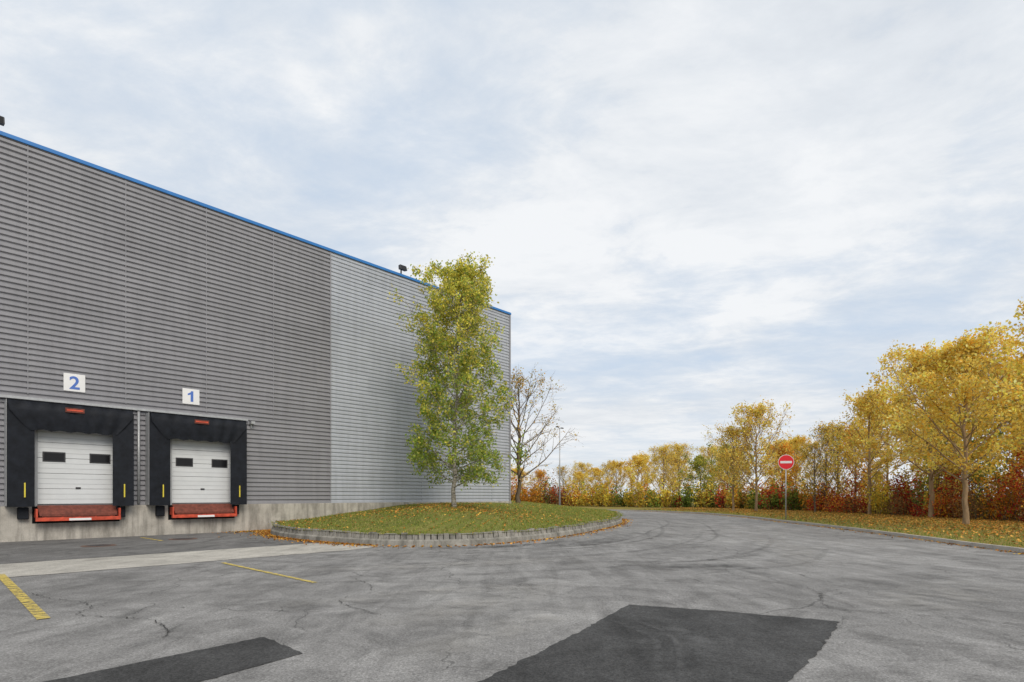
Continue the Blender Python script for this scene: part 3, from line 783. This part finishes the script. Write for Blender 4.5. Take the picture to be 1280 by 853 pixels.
nn=2000; i=np.random.choice(len(rcn)-1,nn); tang=rcn[i+1]-rcn[i]; tang/=np.linalg.norm(tang,axis=1)[:,None]+1e-9
q=rcn[i]-np.column_stack([tang[:,1],-tang[:,0]])*(np.random.exponential(0.12,nn)+0.02)[:,None]
me=leaf_mesh('gutter_leaves_mesh',np.column_stack([q,np.full(nn,0.025)]),np.random.uniform(0.05,0.1,nn),palette(nn,LC,[4,3,3,2],0.3),M['litter'],0.85)
link(bpy.data.objects.new('fallen_leaves',me))
def blades(name,P,h,cols,w):
    nn=len(P); a=np.random.rand(nn)*6.28; wd=0.012+0.012*np.random.rand(nn)
    dx=np.column_stack([np.cos(a),np.sin(a),np.zeros(nn)])*wd[:,None]
    tip=np.column_stack([np.random.normal(0,0.03,(nn,2)),h*np.random.uniform(0.5,1.2,nn)])
    V=np.empty((nn,3,3),dtype=np.float32); V[:,0]=P-dx; V[:,1]=P+dx; V[:,2]=P+tip
    me=bpy.data.meshes.new(name); me.vertices.add(nn*3); me.vertices.foreach_set('co',V.reshape(-1))
    me.loops.add(nn*3); me.loops.foreach_set('vertex_index',np.arange(nn*3,dtype=np.int32))
    me.polygons.add(nn); me.polygons.foreach_set('loop_start',np.arange(0,nn*3,3,dtype=np.int32)); me.polygons.foreach_set('loop_total',np.full(nn,3,dtype=np.int32))
    me.update(calc_edges=True); ca=me.color_attributes.new('Col','FLOAT_COLOR','POINT')
    c=palette(nn,cols,w,0.3); CC=np.ones((nn,3,4),dtype=np.float32); CC[:,:,:3]=c[:,None,:]; ca.data.foreach_set('color',CC.reshape(-1))
    me.materials.append(M['leaf']); link(bpy.data.objects.new(name,me))
GC=[(0.24,0.30,0.06),(0.32,0.36,0.085),(0.46,0.40,0.15),(0.16,0.21,0.05)]
nn=50000; i=np.random.randint(0,len(outer)-5,nn); t=np.random.rand(nn)**0.42; q=C+(outer[i]-C)*t[:,None]+np.random.normal(0,.1,(nn,2))
blades('island_grass',np.column_stack([q,mound_z(q[:,0],q[:,1])-0.005]),0.08,GC,[4,4,3,2])
nn=36000; q,o=verge_pts(nn,0.16,12,1,1)
blades('verge_grass',np.column_stack([q,0.12+0.10*np.clip(o/9,0,1)]),0.09,GC,[3,4,3,2])

# ------------------------------------------------------------ world: thin broken overcast
wd=bpy.data.worlds.new('World'); scene.world=wd; wd.use_nodes=True; nt=wd.node_tree; nt.nodes.clear()
out=nt.nodes.new('ShaderNodeOutputWorld')
EL,AZ=math.radians(38),math.radians(150)
sky=N(nt,'ShaderNodeTexSky',sky_type='NISHITA'); sky.sun_disc=False; sky.sun_elevation=EL; sky.sun_rotation=AZ
bg1=N(nt,'ShaderNodeBackground'); nt.links.new(sky.outputs[0],bg1.inputs[0]); bg1.inputs[1].default_value=0.15
tc=N(nt,'ShaderNodeTexCoord'); sx=N(nt,'ShaderNodeSeparateXYZ'); nt.links.new(tc.outputs['Generated'],sx.inputs[0])
zc=math_(nt,'ADD',math_(nt,'MAXIMUM',sx.outputs['Z'],0.0),0.12)
cx=math_(nt,'DIVIDE',sx.outputs['X'],zc); cy=math_(nt,'DIVIDE',sx.outputs['Y'],zc)
cb=N(nt,'ShaderNodeCombineXYZ'); nt.links.new(cx,cb.inputs[0]); nt.links.new(cy,cb.inputs[1]); cb.inputs[2].default_value=5.1
mp=N(nt,'ShaderNodeMapping'); mp.inputs['Rotation'].default_value=(0,0,math.radians(35)); mp.inputs['Scale'].default_value=(0.85,1.2,1)
nt.links.new(cb.outputs[0],mp.inputs[0]); cv=mp.outputs[0]
n1=noise(nt,cv,0.7,8,0.55,0.2); n2=noise(nt,cv,2.8,10,0.64,0.3); n3=noise(nt,cv,0.45,5,0.55); n4=noise(nt,cv,9.0,6,0.6,0.2)
cov=math_(nt,'ADD',math_(nt,'MULTIPLY',n1,0.55),math_(nt,'ADD',math_(nt,'MULTIPLY',n2,0.32),math_(nt,'MULTIPLY',n4,0.13)))
fac=ramp(nt,cov,[(0.36,0.15),(0.46,0.65),(0.53,1.0)])
shade=math_(nt,'ADD',math_(nt,'MULTIPLY',n3,0.55),math_(nt,'ADD',math_(nt,'MULTIPLY',n2,0.35),math_(nt,'MULTIPLY',n4,0.10)))
ccol=ramp(nt,shade,[(0.38,(0.67,0.715,0.775)),(0.48,(0.77,0.81,0.86)),(0.57,(0.90,0.92,0.945))])
hz=ramp(nt,sx.outputs['Z'],[(0.0,1.0),(0.25,0.0)])
ccol=mixc(nt,math_(nt,'MULTIPLY',hz,0.5),ccol,(0.80,0.815,0.825))
# veiled blue between the thin clouds
bcol=mixc(nt,hz,(0.585,0.695,0.84),(0.69,0.745,0.815))
veil=mixc(nt,fac,bcol,ccol)
bg2=N(nt,'ShaderNodeBackground'); nt.links.new(veil,bg2.inputs[0]); bg2.inputs[1].default_value=1.0
mx=N(nt,'ShaderNodeMixShader'); 
nt.links.new(math_(nt,'ADD',math_(nt,'MULTIPLY',fac,0.08),0.92),mx.inputs[0]); nt.links.new(bg1.outputs[0],mx.inputs[1]); nt.links.new(bg2.outputs[0],mx.inputs[2])
nt.links.new(mx.outputs[0],out.inputs['Surface'])
L=bpy.data.lights.new('sun','SUN'); L.energy=2.2; L.angle=math.radians(28); L.color=(1,0.92,0.81)
so=bpy.data.objects.new('sun',L); COL.objects.link(so)
dv=Vector((math.sin(AZ)*math.cos(EL),math.cos(AZ)*math.cos(EL),math.sin(EL)))
so.rotation_euler=dv.to_track_quat('Z','Y').to_euler(); so.location=(0,-10,30)

# ------------------------------------------------------------ camera
cam=bpy.data.cameras.new('camera'); co=bpy.data.objects.new('camera',cam); COL.objects.link(co)
co.location=(0,0,1.6); co.rotation_euler=(math.pi/2,0,0)
cam.sensor_width=36; cam.lens=20; cam.shift_y=0.1512; cam.clip_start=0.05; cam.clip_end=3000
scene.camera=co
